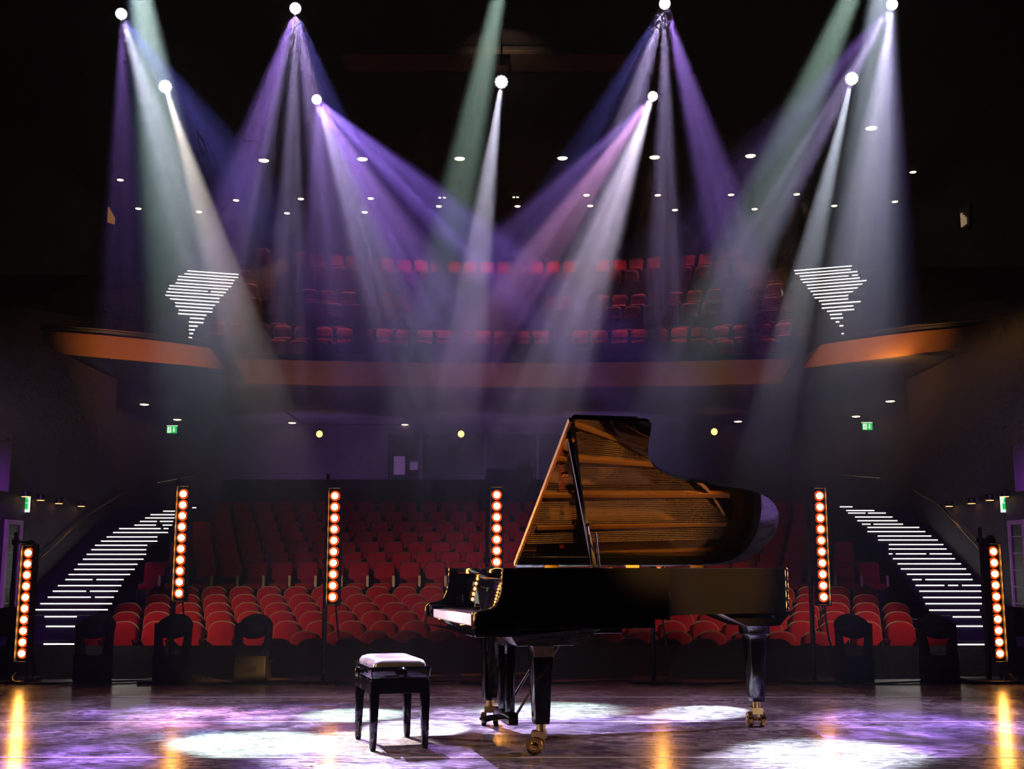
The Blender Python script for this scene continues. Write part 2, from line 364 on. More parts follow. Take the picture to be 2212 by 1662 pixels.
struct('trim_balcony_right', ribbon(wingR_b, wingR_t, .12), M['fascia'], 'bright orange lit right wing of the balcony front')
for nm, wb, wt, ci in (('left', wingL_b, wingL_t, 0), ('right', wingR_b, wingR_t, -1)):
    struct('trim_balcony_return_' + nm, MB().hexa([wb[0], cb[ci], cb[ci] + Vector((0, .1, 0)), wb[0] + Vector((0, .1, 0))], [wt[0], ct[ci], ct[ci] + Vector((0, .1, 0)), wt[0] + Vector((0, .1, 0))]), M['fascia'], f'short {nm} return between wing and curved balcony front')
def cap(name, pts, label, off=Vector((0, 0, .0))):
    mb = MB().loft([[p + Vector((0, -.10, .03)) , p + Vector((0, -.10, .09)), p + Vector((0, .28, .09)), p + Vector((0, .28, .03))] for p in pts])
    return struct(name, mb, M['satin'], label)
cap('trim_cap_balcony', ct, 'black capping on the curved balcony front')
cap('trim_cap_left', wingL_t, 'black capping on the left balcony wing')
cap('trim_cap_right', wingR_t, 'black capping on the right balcony wing')
def handrail(label, pts, r, posts=(), cat='handrail', ph=.5, group=None):
    t = thing('handrail', label, cat, pts[0], 0, group); o = Vector(pts[0])
    part('rail', MB().tube([Vector(p) - o for p in pts], r, 10), M['rail'], t)
    for p in posts: part('post', MB().tube([Vector(p) - o, Vector(p) - o - Vector((0, 0, ph))], r * .7, 6), M['satin'], t)
    return t
handrail('thin bright rail along the capping of the curved balcony front', [p + Vector((0, .0, .125)) for p in ct], .022)
zr = atY(1106, 733, 29.75).z
rp = [Vector((x, arcY(x, 29.75, 40), zr)) for x in [-6.9 + 13.8 * k / 24 for k in range(25)]]
handrail('raised safety rail on posts in front of the first balcony row', rp, .024, [rp[i] for i in (1, 4, 7, 10, 14, 17, 20, 23)], ph=.62)
handrail('rail along the capping of the left balcony wing', [p + Vector((0, .02, .14)) for p in wingL_t], .03)
handrail('rail along the capping of the right balcony wing', [p + Vector((0, .02, .14)) for p in wingR_t], .03)
# soffit
edge = [(-11.5, wingL_b[-1].y + .1)] + [(p.x, p.y + .10) for p in reversed(wingL_b)] + [(p.x, p.y + .06) for p in cb] + [(p.x, p.y + .10) for p in wingR_b] + [(11.5, wingR_b[-1].y + .1)]
mb = MB()
for (xa, ya), (xb, yb) in zip(edge[:-1], edge[1:]):
    if xb - xa > .002: mb.hexa([(xa, ya, ZB + .005), (xb, yb, ZB + .005), (xb, 37.6, ZB + .005), (xa, 37.6, ZB + .005)], [(xa, ya, ZB + .04), (xb, yb, ZB + .04), (xb, 37.6, ZB + .04), (xa, 37.6, ZB + .04)])
struct('ceiling_soffit', mb, M['soffit'], 'grey plaster underside of the balcony', smooth=0)
# seating steps of the balcony
RB = []
for k in range(8):
    py = [741, 715, 690, 666, 641, 615, 590, 565][k]; Y = 30.7 + .9 * k
    RB.append((Y, atY(1106, py, Y).z, [36, 24, 20, 19, 18, 18, 19, 20][k]))
mb = MB()
for k, (Y, zt, R) in enumerate(RB):
    hw = 8.4 if k else 7.2; loops = []
    for i in range(13):
        x = -hw + 2 * hw * i / 12; y0 = arcY(x, Y, R) - .45
        loops.append([Vector((x, y0, ZB + .14)), Vector((x, y0, zt - SEATH)), Vector((x, y0 + 1.3, zt - SEATH)), Vector((x, y0 + 1.3, ZB + .14))])
    mb.loft(loops)
struct('floor_balcony', mb, M['carpet'], 'dark stepped floor of the balcony')
for sx, nm in ((-1, 'left'), (1, 'right')):
    struct('floor_wing_' + nm, MB().box(*sorted((sx * 7.0, sx * 12.9)), 27.6, 31.0, ZB + .14, ZB + .2), M['carpet'], f'floor of the {nm} balcony wing')

# ------------------------------------------------------------------ stairs with lit nosings
LST = [(1390, [(95, 167)]), (1352, [(100, 162)]), (1331, [(97, 166)]), (1316, [(76, 233)]), (1303, [(88, 242)]), (1289, [(104, 196), (206, 246)]), (1276, [(115, 186), (195, 255)]),
       (1264, [(126, 262)]), (1251, [(142, 200), (209, 267)]), (1240, [(149, 281)]), (1229, [(161, 291)]), (1218, [(169, 297)]), (1207, [(180, 310)]), (1196.5, [(188, 316)]),
       (1186.5, [(198, 316)]), (1177, [(206, 318)]), (1168, [(219, 340)]), (1159, [(231, 340)]), (1149.5, [(245, 363)]), (1141, [(258, 347), (354, 364)]),
       (1133.5, [(291, 337), (352, 372)]), (1125.5, [(303, 339), (346, 374)]), (1118, [(314, 385)]), (1111, [(326, 387)]), (1103.5, [(353, 395)]), (1096, [(400, 424)])]
RST = [(1391, [(2061, 2141)]), (1351.5, [(2063, 2122)]), (1331.5, [(2058, 2122)]), (1317, [(2007, 2115)]), (1303, [(1999, 2131)]), (1289.5, [(1994, 2131)]), (1276, [(1986, 2120)]),
       (1263.5, [(1978, 2039), (2048, 2069), (2078, 2119)]), (1251, [(1971, 1990), (1999, 2100)]), (1239.5, [(1959, 2096)]), (1228, [(1946, 2086)]), (1217, [(1939, 2075)]), (1206, [(1929, 2062)]),
       (1195.5, [(1920, 1927), (1935, 2000), (2008, 2055)]), (1185, [(1920, 2044)]), (1175.5, [(1920, 2037)]), (1165.6, [(1897, 2025)]), (1157, [(1896, 2011)]), (1147.5, [(1874, 1998)]),
       (1138.5, [(1874, 1985)]), (1131.5, [(1862, 1880), (1887, 1950)]), (1124, [(1852, 1938)]), (1116, [(1847, 1927)]), (1107.5, [(1832, 1869), (1875, 1913)]), (1102, [(1828, 1888)]), (1094, [(1814, 1841)])]
def lower_stairs(rows, label, name):
    t = thing('staircase', label, 'stairs', (0, 0, 0))
    n = len(rows)
    for i, (py, segs) in enumerate(rows):
        Y = (21.0, 21.9, 22.4)[i] if i < 3 else 22.85 + (i - 3) * .255
        P = [(atY(a, py, Y), atY(b, py, Y)) for a, b in segs]
        z = P[0][0].z; s = -1 if P[0][0].x < 0 else 1
        xi, xo = s * 8.16, s * 9.7
        lo = (-1.7 if i == 0 else z - .5)
        st = part('step', MB().box(*sorted((xi, xo)), Y, Y + .9, lo, z), M['tread'], t, smooth=0)
        for a, b in P:
            part('light_strip', MB().box(a.x, b.x, Y - .018, Y, z - .026, z - .004), M['led'], st, smooth=0)
    return t
lower_stairs(LST, 'long staircase with white lit nosings at the left side of the stalls', 'left')
lower_stairs(RST, 'long staircase with white lit nosings at the right side of the stalls', 'right')
def upx(ox, oy, rows): return [[((ox + a / 4.809, oy + b / 4.809), (ox + c / 4.809, oy + d / 4.809)) for a, b, c, d in r] for r in rows]
UL = upx(340, 540, [[(315, 213, 860, 252)], [(283, 243, 838, 282)], [(217, 270, 803, 312)], [(208, 303, 786, 344)], [(192, 338, 767, 377)], [(127, 366, 735, 406)],
     [(115, 398, 527, 427), (558, 428, 712, 438)], [(97, 430, 684, 468)], [(65, 464, 645, 500)], [(92, 500, 642, 537)], [(118, 540, 600, 570)], [(145, 576, 574, 604)],
     [(225, 620, 570, 640)], [(217, 656, 510, 674)], [(340, 702, 487, 711)], [(330, 742, 478, 751)], [(330, 783, 418, 787)], [(330, 823, 390, 826)], [(335, 862, 372, 864)], [(327, 904, 360, 907)]])
UR = upx(1440, 540, [[(1325, 211, 1922, 161)], [(1336, 243, 1912, 197)], [(1382, 270, 1980, 220)], [(1392, 303, 1887, 264), (1925, 260, 1987, 255)], [(1415, 333, 2005, 286)], [(1455, 363, 2077, 313)],
     [(1467, 396, 2088, 345)], [(1495, 427, 2118, 378)], [(1520, 460, 2010, 422), (2050, 420, 2092, 416)], [(1537, 494, 2067, 455)], [(1582, 526, 2040, 491)], [(1610, 560, 2012, 531)],
     [(1612, 600, 1937, 575)], [(1665, 633, 1945, 612)], [(1695, 668, 1820, 660)], [(1703, 706, 1830, 700)], [(1757, 743, 1792, 742)], [(1795, 783, 1833, 781)], [(1817, 865, 1838, 864)]])
def upper_stairs(rows, label):
    t = thing('staircase', label, 'stairs', (0, 0, 0)); n = len(rows)
    for i, segs in enumerate(rows):
        Y = 37.6 - i * (7.2 / (n - 1)) if n else 0
        Y = 37.2 - i * .38
        outer = 0 if segs[0][0][0] < 1000 else 1
        z = atY(*segs[0][0], Y).z if outer == 0 else atY(*segs[-1][1], Y).z
        P = [(atZ(*a, z), atZ(*b, z)) for a, b in segs]
        a, b = P[0][0], P[-1][1]; dv = Vector((0, .55, 0))
        st = part('step', MB().hexa([a - Vector((0, 0, .45)), b - Vector((0, 0, .45)), b + dv - Vector((0, 0, .45)), a + dv - Vector((0, 0, .45))], [a, b, b + dv, a + dv]).box(min(a.x, b.x) + .02, max(a.x, b.x) - .02, max(a.y, b.y), max(a.y, b.y) + .3, ZB + .14, a.z - .3), M['tread'], t, smooth=0)
        for a, b in P:
            n1 = Vector((0, -.02, 0)); d1 = Vector((0, 0, -.004)); d2 = Vector((0, 0, -.036))
            part('light_strip', MB().hexa([a + d2, b + d2, b + d2 + n1, a + d2 + n1], [a + d1, b + d1, b + d1 + n1, a + d1 + n1]), M['led'], st, smooth=0)
    return t
upper_stairs(UL, 'steep balcony staircase with white lit nosings at the left of the red seats')
upper_stairs(UR, 'steep balcony staircase with white lit nosings at the right of the red seats')
handrail('pale handrail at the head of the left stalls staircase', [atY(340, 1043, 28.6), atY(385, 1034, 28.7), atY(435, 1026, 28.8)], .022, [atY(349, 1041, 28.6), atY(428, 1027, 28.8)], ph=.5)
handrail('pale handrail at the head of the right stalls staircase', [atY(1804, 1024, 28.8), atY(1850, 1029, 28.7), atY(1901, 1033, 28.6)], .022, [atY(1890, 1032, 28.6)], ph=.5)
for sx, nm, q in ((-1, 'left', ((85, 1208), (190, 1112), (266, 1066))), (1, 'right', ((2120, 1190), (2030, 1092), (1974, 1060)))):
    pp = [atX(x, y, sx * 9.66) for x, y in q]
    hr = handrail(f'dark wall handrail sloping up above the {nm} stalls staircase', pp, .02)
    for p in pp: part('bracket', MB().tube([p - pp[0], p - pp[0] + Vector((sx * .12, 0, -.02))], .010, 6), M['satin'], hr)

# side lobby details on both walls: door, sign, amber lamps, raised grey panel
for sx, nm in ((-1, 'left'), (1, 'right')):
    X = sx * 9.74
    def q(px, py): return atX(px if sx < 0 else 2226 - px, py, X)
    a = q(10, 1122); b = q(45, 1122); c0 = q(10, 1330)
    ya, yb = sorted((a.y, b.y)); zt = min(a.z, b.z, 2.4); zb = -.62
    d = struct('door_1' if sx < 0 else 'door_2', MB().box(*sorted((X, X - sx * .03)), ya + .09, yb - .09, zb, zt - .09), M['glass'], f'glazed side door at the {nm} edge of the picture')
    for r in ((ya, ya + .09, zb, zt), (yb - .09, yb, zb, zt), (ya + .09, yb - .09, zt - .09, zt)):
        part('door_frame', MB().box(*sorted((X, X - sx * .06)), *r), M['frame'], d)
    for k in range(1, 8):
        zz = zb + (zt - zb) * k / 8
        part('glazing_bar', MB().box(*sorted((X - sx * .03, X - sx * .05)), ya + .09, yb - .09, zz - .012, zz + .012), M['frame'], d)
    struct('trim_box_' + nm, MB().box(*sorted((sx * 9.74, sx * 8.75)), 19.0, 20.0, atY(30, 1063, 20).z, atY(30, 918, 20).z), M['panel'], f'pale grey box front high at the {nm} edge')
    s_ = thing('exit_sign', f'narrow upright lit exit sign over the side door at the {nm} edge', 'sign', q(57, 1090))
    part('housing', MB().box(-.10, .10, -.03, .03, -.17, .17), M['satin'], s_)
    part('sign_face', MB().box(-.09, .09, -.036, -.03, -.16, .16), M['exitw'], s_)
    part('pictogram', MB().box(-.05, .05, -.04, -.036, -.10, .02).box(-.02, .05, -.04, -.036, .03, .11).tube([(0, -.038, .12), (.03, -.038, .14)], .02, 6), M['exitg'], s_)
    for k, (px, py) in enumerate(((42, 1073), (75, 1081), (115, 1088), (164, 1094))):
        p = q(px, py); p.x = X - sx * .12
        l = thing('wall_spot', f'small amber spot on the {nm} lobby wall, {ORD[k + 1]} from the picture edge', 'lamp', p, 0, f'amber spots in the {nm} lobby')
        part('housing', MB().lathe((0, 0, 0), (0, 0, 1), [(.09, 0), (.09, .10), (.07, .12)], 12), M['satin'], l)
        part('lamp_face', MB().cyl((0, 0, -.004), (0, 0, 1), .075, .008, 12), M['amber'], l)

# ------------------------------------------------------------------ lamps of the house
def disc_light(name, label, p, r, group, material=M['down']):
    t = thing(name, label, 'ceiling light', p, 0, group)
    part('rim', MB().lathe((0, 0, 0), (0, 0, 1), [(r * 1.25, 0), (r * 1.3, -.012), (r * 1.05, -.03), (r * 1.0, -.012), (r * 1.0, 0)], 14), M['satin'], t)
    part('diffuser', MB().lathe((0, 0, 0), (0, 0, 1), [(r, -.010), (r * .9, -.04), (r * .3, -.055)], 14), material, t)
    return t
rowsD = [('front', [(570, 345), (783, 342), (993, 341), (1215, 340), (1414, 338), (1621, 335), (1882, 275)], .145),
         ('middle', [(260, 387), (510, 431), (650, 428), (801, 427), (950, 425), (960, 425), (1110, 424), (1118, 424), (1267, 420), (1421, 420), (1579, 419), (1721, 418), (1972, 370)], .095),
         ('rear', [(299, 449), (430, 456), (620, 459), (788, 457), (948, 444), (1118, 444), (1275, 443), (1458, 452), (1630, 450), (1802, 443), (1933, 434)], .095)]
for nm, pts, r in rowsD:
    for i, (px, py) in enumerate(pts):
        p = atZ(px, py, CEIL - .001); rr = r if not (nm == 'middle' and 940 < px < 1120) else .045
        disc_light('downlight', f'round warm downlight in the dark ceiling, {nm} row, {ORD[i + 1]} from the left', p, rr, f'downlights in the {nm} ceiling row')
        if 500 < px < 1750 and rr > .05:
            kY, zt = {'front': (31.6, RB[1][1]), 'middle': (34.0, RB[4][1]), 'rear': (36.6, RB[7][1])}[nm]
            tg = Vector((p.x * .97, kY - p.x ** 2 / 38, zt - .2))
            for dx in (-.72, .72):
                tx = tg + Vector((dx, -((tg.x + dx) ** 2 - tg.x ** 2) / 38, 0))
                spot('downlight_lamp', p + Vector((dx * .1, 0, -.08)), tx, {'front': 15, 'middle': 21, 'rear': 44}[nm], {'front': 800, 'middle': 460, 'rear': 130}[nm], (1, .55, .5), .95, .06)
for i, (px, py) in enumerate([(312, 872), (383, 905), (631, 912), (875, 916), (1112, 917), (1355, 914), (1594, 909), (1849, 898), (1923, 865)]):
    disc_light('soffit_light', f'flat warm downlight under the balcony, {ORD[i + 1]} from the left', atZ(px, py, ZB + .008), .13, 'downlights under the balcony')
for i, (px, py) in enumerate([(690, 938), (996, 938), (1229, 938), (1543, 933)]):
    p = atY(px, py, 34.6); t = thing('pendant_lamp', f'glowing warm pendant bulb under the balcony, {ORD[i + 1]} from the left', 'lamp', p, 0, 'pendant bulbs under the balcony')
    part('bulb', MB().lathe((0, 0, 0), (0, 0, 1), [(.02, -.10), (.075, -.07), (.10, 0), (.075, .07), (.02, .10)], 14), M['pend'], t)
    part('socket', MB().lathe((0, 0, .10), (0, 0, 1), [(.04, 0), (.04, .08), (.02, .1)], 10), M['satin'], t)
    part('cord', MB().tube([(0, 0, .18), (0, 0, ZB + .01 - p.z)], .008, 6), M['rail'], t)
for px, py, nm in ((372, 929, 'left'), (1873, 922, 'right')):
    p = atY(px, py, 33.0); t = thing('exit_sign', f'green running man exit sign hanging under the balcony at the {nm}', 'sign', p, 0, 'green exit signs')
    part('housing', MB().box(-.15, .15, -.03, .04, -.105, .105), M['satin'], t, bevel=.006)
    part('sign_face', MB().box(-.145, .145, -.036, -.03, -.10, .10), M['exitg'], t)
    part('top_edge', MB().box(-.15, .15, -.036, .04, .107, .125), M['exitw'], t)
    part('doorway', MB().box(-.125, -.02, -.040, -.036, -.085, .075), M['exitw'], t)
    man = MB().lathe((-.065, -.042, .045), (0, 1, 0), [(.014, 0), (.014, .003)], 8)
    for a, b in (((-.067, .028), (-.075, -.022)), ((-.075, -.022), (-.05, -.045)), ((-.05, -.045), (-.055, -.075)), ((-.075, -.022), (-.105, -.06)), ((-.067, .022), (-.04, .0)), ((-.067, .022), (-.095, .0))):
        man.tube([(a[0], -.042, a[1]), (b[0], -.042, b[1])], .007, 6)
    part('running_man', man, M['exitg'], t)
    part('arrow', MB().box(.045, .075, -.040, -.036, -.01, .075).prism([(.02, -.01), (.10, -.01), (.06, -.075)], lambda p, y: Vector((p[0], y, p[1])), -.040, -.036), M['exitw'], t)
    part('hanger', MB().tube([(-.1, 0, .12), (-.1, 0, ZB + .01 - p.z)], .006, 6).tube([(.1, 0, .12), (.1, 0, ZB + .01 - p.z)], .006, 6), M['satin'], t)
# small lights and lit hatches on the upper side walls
for px, py, nm in ((178, 620, 'left'), (2061, 603, 'right')):
    s = -1 if px < 1000 else 1
    p = atY(px, py, 29.0); t = thing('box_lamp', f'small red and amber work lamp in the dark box at the {nm}', 'lamp', p)
    part('shade', MB().lathe((0, 0, 0), (0, 0, 1), [(.07, -.12), (.05, .0), (.02, .14)], 10), emit('red_glow', (.9, .12, .05), .5), t)
    part('base', MB().lathe((0, 0, -.12), (0, 0, 1), [(.14, -.06), (.14, -.03), (.05, 0)], 10), M['satin'], t)
    p2 = atY(205 if s < 0 else 2031, 622 if s < 0 else 607, 29.0)
    t2 = thing('marker_light', f'tiny pale marker light beside the red box lamp at the {nm}', 'lamp', p2)
    part('housing', MB().box(-.06, .06, 0, .06, p.z - .2 - p2.z, .06), M['satin'], t2); part('lamp_face', MB().box(-.04, .04, -.01, 0, -.04, .04), M['down'], t2)
    struct('floor_box_' + nm, MB().box(*sorted((s * 9.0, s * 12.9)), 27.0, 30.0, p.z - .35, p.z - .2), M['carpet'], f'floor of the dark box above the {nm} balcony wing')
p = atX(240, 470, -12.82); t = thing('louvre_hatch', 'small louvred hatch glowing amber high on the left wall', 'hatch', p, PI / 2 - .0)
part('frame', MB().box(-.36, .36, 0, .07, -.34, .34), M['satin'], t)
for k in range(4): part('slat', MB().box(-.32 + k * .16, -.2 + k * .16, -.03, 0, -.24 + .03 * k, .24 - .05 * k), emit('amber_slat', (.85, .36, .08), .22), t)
p = atX(2083, 472, 12.82); t = thing('louvre_hatch', 'small half lit hatch high on the right wall', 'hatch', p, -PI / 2)
part('frame', MB().box(-.36, .36, 0, .07, -.34, .34), M['satin'], t)
for k in range(3): part('slat', MB().box(-.2 + k * .13, -.1 + k * .13, -.03, 0, -.2, .2 - .1 * k), emit('pale_slat', (.9, .6, .35), .3), t)
# lighting bridge across the ceiling
p0, p1 = atY(735, 104, 24), atY(1470, 96, 24)
t = thing('lighting_bridge', 'long dim lighting bridge across the dark ceiling', 'catwalk', (0, 24, p0.z))
part('deck', MB().box(p0.x, p1.x, 0, .9, -.14, -.06), M['truss'], t); part('kick_rail', MB().box(p0.x, p1.x, -.03, 0, -.06, .03), M['truss'], t)
for k in range(9):
    x = p0.x + (p1.x - p0.x) * (k + .5) / 9; part('hanger', MB().tube([(x, .4, 0), (x, .4, CEIL - p0.z)], .02, 6), M['satin'], t)
q0 = atY(1085, 73, 24.3)
t = thing('floodlight', 'small floodlight with a lit edge above the lighting bridge', 'lamp', q0)
part('housing', MB().box(-.36, .36, -.06, .12, -.03, .08), M['satin'], t, bevel=.01); part('lit_edge', MB().box(-.34, .3, -.07, -.06, -.025, .0), emit('pink_edge', (.9, .45, .40), .35), t)
part('bracket', MB().tube([(0, .05, .08), (0, .05, CEIL - q0.z)], .02, 6), M['satin'], t)
spot('bridge_lamp', (-.3, 23.0, 11.6), (-.2, 24.2, p0.z), 90, 45, (1, .62, .40), .9, .05)

# ------------------------------------------------------------------ seats
def outline(w, z0, z1, rt, n=6, bulge=.0):
    h = w / 2; pts = [(-h, z0), (h, z0)]
    for k in range(n + 1):
        a = PI / 2 * k / n; pts.append((h - rt + rt * math.cos(a), z1 - rt * .8 + rt * .8 * math.sin(a)))
    for k in range(n + 1):
        a = PI / 2 * (1 + k / n); pts.append((-h + rt + rt * math.cos(a), z1 - rt * .8 + rt * .8 * math.sin(a)))
    return pts
def scaled(o, s, y, rec=.14):
    cx, cz = 0, (min(p[1] for p in o) + max(p[1] for p in o)) / 2
    return [Vector((cx + (x - cx) * s, y + (cz + (z - cz) * s - .4) * rec, cz + (z - cz) * s)) for x, z in o]
def seat_parts(w, rt, top):
    o = outline(w, .42, top, rt)
    back = MB().loft([scaled(o, .80, -.045), scaled(o, .93, -.03), scaled(o, 1.0, .0), scaled(o, 1.0, .035)])
    o2 = outline(w + .026, .36, top + .013, rt)
    shell = MB().loft([scaled(o2, 1, .036), scaled(o2, 1, .062)])
    cu = [(-w / 2, -.46), (w / 2, -.46), (w / 2, -.02), (-w / 2, -.02)]
    rr = spline([(-w / 2 + .02, -.03), (-w / 2 + .02, -.40), (-w / 2 + .1, -.46), (w / 2 - .1, -.46), (w / 2 - .02, -.40), (w / 2 - .02, -.03)], 3)
    cush = MB().loft([[Vector((p[0] * s, -.24 + (p[1] + .24) * s, z)) for p in [(q.x, q.y) for q in [Vector((a[0], a[1], 0)) for a in rr]]] for s, z in ((.9, .34), (1, .36), (1, .43), (.95, .46), (.8, .472))])
    leg = MB().box(w / 2 + .008, w / 2 + .038, -.30, -.02, 0, .60).box(w / 2 + .004, w / 2 + .042, -.36, .0, .60, .635).box(-w / 2 - .038, -w / 2 - .008, -.30, -.02, 0, .34).box(-w / 2 - .01, w / 2 + .01, -.16, -.10, .24, .34)
    return back, shell, cush, leg
def make_seat(name, w, rt, top, post):
    t = thing(name, 'x', 'seat', (0, -2, 0)); b, s, c, l = seat_parts(w, rt, top)
    part('backrest', b, M['velvet'], t, smooth=50); part('back_shell', s, M['dim_shell'] if name != 'theatre_seat' else M['shell'], t, smooth=50)
    part('seat_cushion', c, M['velvet'], t, smooth=50); part('side_frame', l, M['satin'], t, smooth=0)
    if post: part('arm_post', MB().box(w / 2 + .002, w / 2 + .054, -.375, -.355, .40, .635), M['post'], t, 'pale front of the arm', smooth=0)
    return t
def hidden(p):                                   # behind the piano from everywhere near the camera
    x, y = proj(p); return 1128 < x < 1672 and y > 1205 and y < 1335
proto = make_seat('theatre_seat', .452, .20, SEATH, False); used = [False]
seat_count = 0; behind = []; behind2 = []
rown = ['sixth', 'seventh', 'eighth', 'ninth', 'tenth']
def place(proto, used, loc, rz, label, group):
    if not used[0]:
        used[0] = True; proto.location = loc; proto.rotation_euler = (0, 0, rz); proto['label'] = label; proto['group'] = group; return proto
    return copy_thing(proto, loc, rz, label, group)
RN = ['eighth', 'seventh', 'sixth', 'fifth', 'fourth', 'third', 'second', 'front']
for r, (Y, z) in enumerate(f1):
    s = .53
    if r < 5: n = 26 + (r + 1) % 2; x0 = -(n - 1) / 2 * s
    else: n = 15 + r % 2; x0 = -3.5 + (.265 if r % 2 else 0)
    for i in range(n):
        x = x0 + i * s; p = Vector((x, Y - (x * x / 160 if r < 5 else x * x / 60), z))
        if hidden(p + Vector((0, 0, SEATH))) and hidden(p + Vector((0, 0, .62))) and r < 4: behind.append((p, -x / 75)); continue
        place(proto, used, p, -x / 75, f'red plush theatre seat, {RN[r]} row of the front stalls, {ends(i, n)}', f'red seats in the {RN[r]} row of the front stalls'); seat_count += 1
proto2 = make_seat('raised_stalls_seat', .43, .09, SEATH * 1.02, True); used2 = [False]
stuff = []
for r, (Y, z) in enumerate(f2):
    s = .55; n = 29 - r % 2; x0 = -(n - 1) / 2 * s
    for i in range(n):
        p = Vector((x0 + i * s, Y, z))
        if hidden(p + Vector((0, 0, SEATH * .9))) and r < 1: behind2.append((p, 0)); continue
        px, py = proj(p + Vector((0, 0, SEATH)))
        if 1150 < px < 1660 and py > 1110: behind2.append((p, 0)); continue
        if r < 2:
            place(proto2, used2, p, 0, f'dark red seat, {ORD[r + 1]} row of the raised rear stalls, {ends(i, n)}', f'red seats in the {ORD[r + 1]} raised stalls row'); seat_count += 1
        else: stuff.append((p, 0))
def stuff_seats(name, places, w, rt, top, label):
    b, s, c, l = seat_parts(w, rt, top); acc = {'velvet': MB(), 'shell': MB(), 'satin': MB()}
    root = None
    mb = MB(); idx = []
    for p, rz in places:
        m = Matrix.Translation(p) @ Matrix.Rotation(rz, 4, 'Z')
        for src, k in ((b, 0), (s, 1), (c, 0)):
            o = len(mb.v); mb.v += [m @ q for q in src.v]; mb.f += [tuple(i + o for i in f) for f in src.f]; idx += [k] * len(src.f)
    me = bpy.data.meshes.new(name); me.from_pydata([tuple(q) for q in mb.v], [], mb.f)
    me.materials.append(M['velvet']); me.materials.append(M['dim_shell']); me.polygons.foreach_set('material_index', idx)
    bm = bmesh.new(); bm.from_mesh(me); bmesh.ops.recalc_face_normals(bm, faces=bm.faces); bm.to_mesh(me); bm.free()
    me.shade_smooth(); me.set_sharp_from_angle(angle=.87)
    o = link(name, me); o['kind'] = 'stuff'; o['label'] = label; o['category'] = 'seats'; return o
stuff_seats('covered_front_seats', behind, .452, .20, SEATH, 'front stalls seats covered by the piano and its raised lid')
stuff_seats('rear_stalls_seats', stuff + behind2, .43, .09, SEATH * 1.02, 'dim rows of seats at the back of the raised stalls')
proto3 = make_seat('balcony_seat', .46, .12, SEATH, False); used3 = [False]; stuff = []
for r, (Y, zt, R) in enumerate(RB):
    s = .545; n = (26 if r == 0 else 29) + r % 2; x0 = -(n - 1) / 2 * s
    for i in range(n):
        x = x0 + i * s; p = Vector((x, arcY(x, Y, R), zt - SEATH)); rz = -math.asin(x / R) * 1.0
        if r in (1, 4, 7):
            place(proto3, used3, p, rz, f'red balcony seat, {ORD[r + 1]} row above the balcony front, {ends(i, n)}', f'red seats in the {ORD[r + 1]} balcony row'); seat_count += 1
        elif r == 0 and seat_count < 400:
            place(proto3, used3, p, rz, f'red balcony seat behind the safety rail, front balcony row, {ends(i, n)}', 'red seats in the front balcony row'); seat_count += 1
        else: stuff.append((p, rz))
stuff_seats('dim_balcony_seats', stuff, .46, .12, SEATH, 'unlit rows of seats between the lit rows of the balcony')
print('SEATS', seat_count)

# ------------------------------------------------------------------ fixtures that throw the beams
def moving_head(name, label, loc, aim, r, group, hang, cluster=False):
    t = thing(name, label, 'stage light', loc, 0, group)
    d = Vector(aim).normalized(); up = Vector((0, 0, 1 if hang else -1))
    side = d.cross(up).normalized(); L = r * 2.2
    part('head', MB().lathe(-d * L, d, [(r * .5, 0), (r * .95, r * .4), (r * 1.12, L * .7), (r * 1.15, L - .02), (r * 1.05, L), (r * .98, L - .015)], 18), M['matte'], t)
    if cluster:
        mb = MB()
        for R, k in ((0, 1), (.36, 6), (.74, 12)):
            for i in range(k):
                a = 2 * PI * i / k; c = side * (R * r * math.cos(a)) + d.cross(side) * (R * r * math.sin(a)); mb.lathe(c - d * .01, d, [(r * .2, 0), (r * .2, .01), (r * .1, .02)], 8)
        part('lens_cluster', mb, M['lens'], t)
    else: part('lens', MB().lathe(-d * .012, d, [(r * .97, 0), (r * .8, .012), (r * .3, .02)], 16), M['lens'], t)
    yb = up * (r * 3.2) - d * (L * .5)
    for s in (-1, 1):
        p = side * (s * r * 1.35) - d * (L * .5)
        part('yoke_arm', MB().tube([p, p + up * r * 1.2, p + up * r * 2.6, yb + side * (s * r * .6)], [r * .16, r * .2, r * .2, r * .2], 6), M['matte'], t)
    part('base', MB().box(-r * 1.3, r * 1.3, -r * .9, r * .9, -r * .5, r * .5, Matrix.Translation(yb + up * r * .3)), M['matte'], t, bevel=.01)
    q = yb + up * r * .7; part('hanging_pole', MB().tube([q, Vector((q.x, q.y, CEIL - loc[2]))], .012, 6), M['ceil'], t)
    return t
pos = {}
for k, nm, i in [('B1', 'back pipe', 1), ('B2', 'back pipe', 2), ('B3', 'back pipe', 3), ('B4', 'back pipe', 4), ('A1', 'front pipe', 1), ('A2', 'front pipe', 2), ('A3', 'front pipe', 3), ('A4', 'front pipe', 4), ('A5', 'front pipe', 5)]:
    p, D, beams = FIX[k]; src = atY(p[0], p[1], D); pos[k] = src
    tg = sum((atZ(b[0], b[1], 0) for b in beams), Vector()) / len(beams)
    big = k in ('A1', 'A3', 'A5'); rr = .085 if big else .062
    pipe = 'upper' if k[0] == 'B' else 'lower'
    aim = (tg - src).normalized() * .25 + (CC - src).normalized()
    moving_head('moving_head', f'bright hanging stage light, {ORD[i]} from the left on the {pipe} row of beams', src, aim, rr, f'hanging lights of the {pipe} row', True, big)
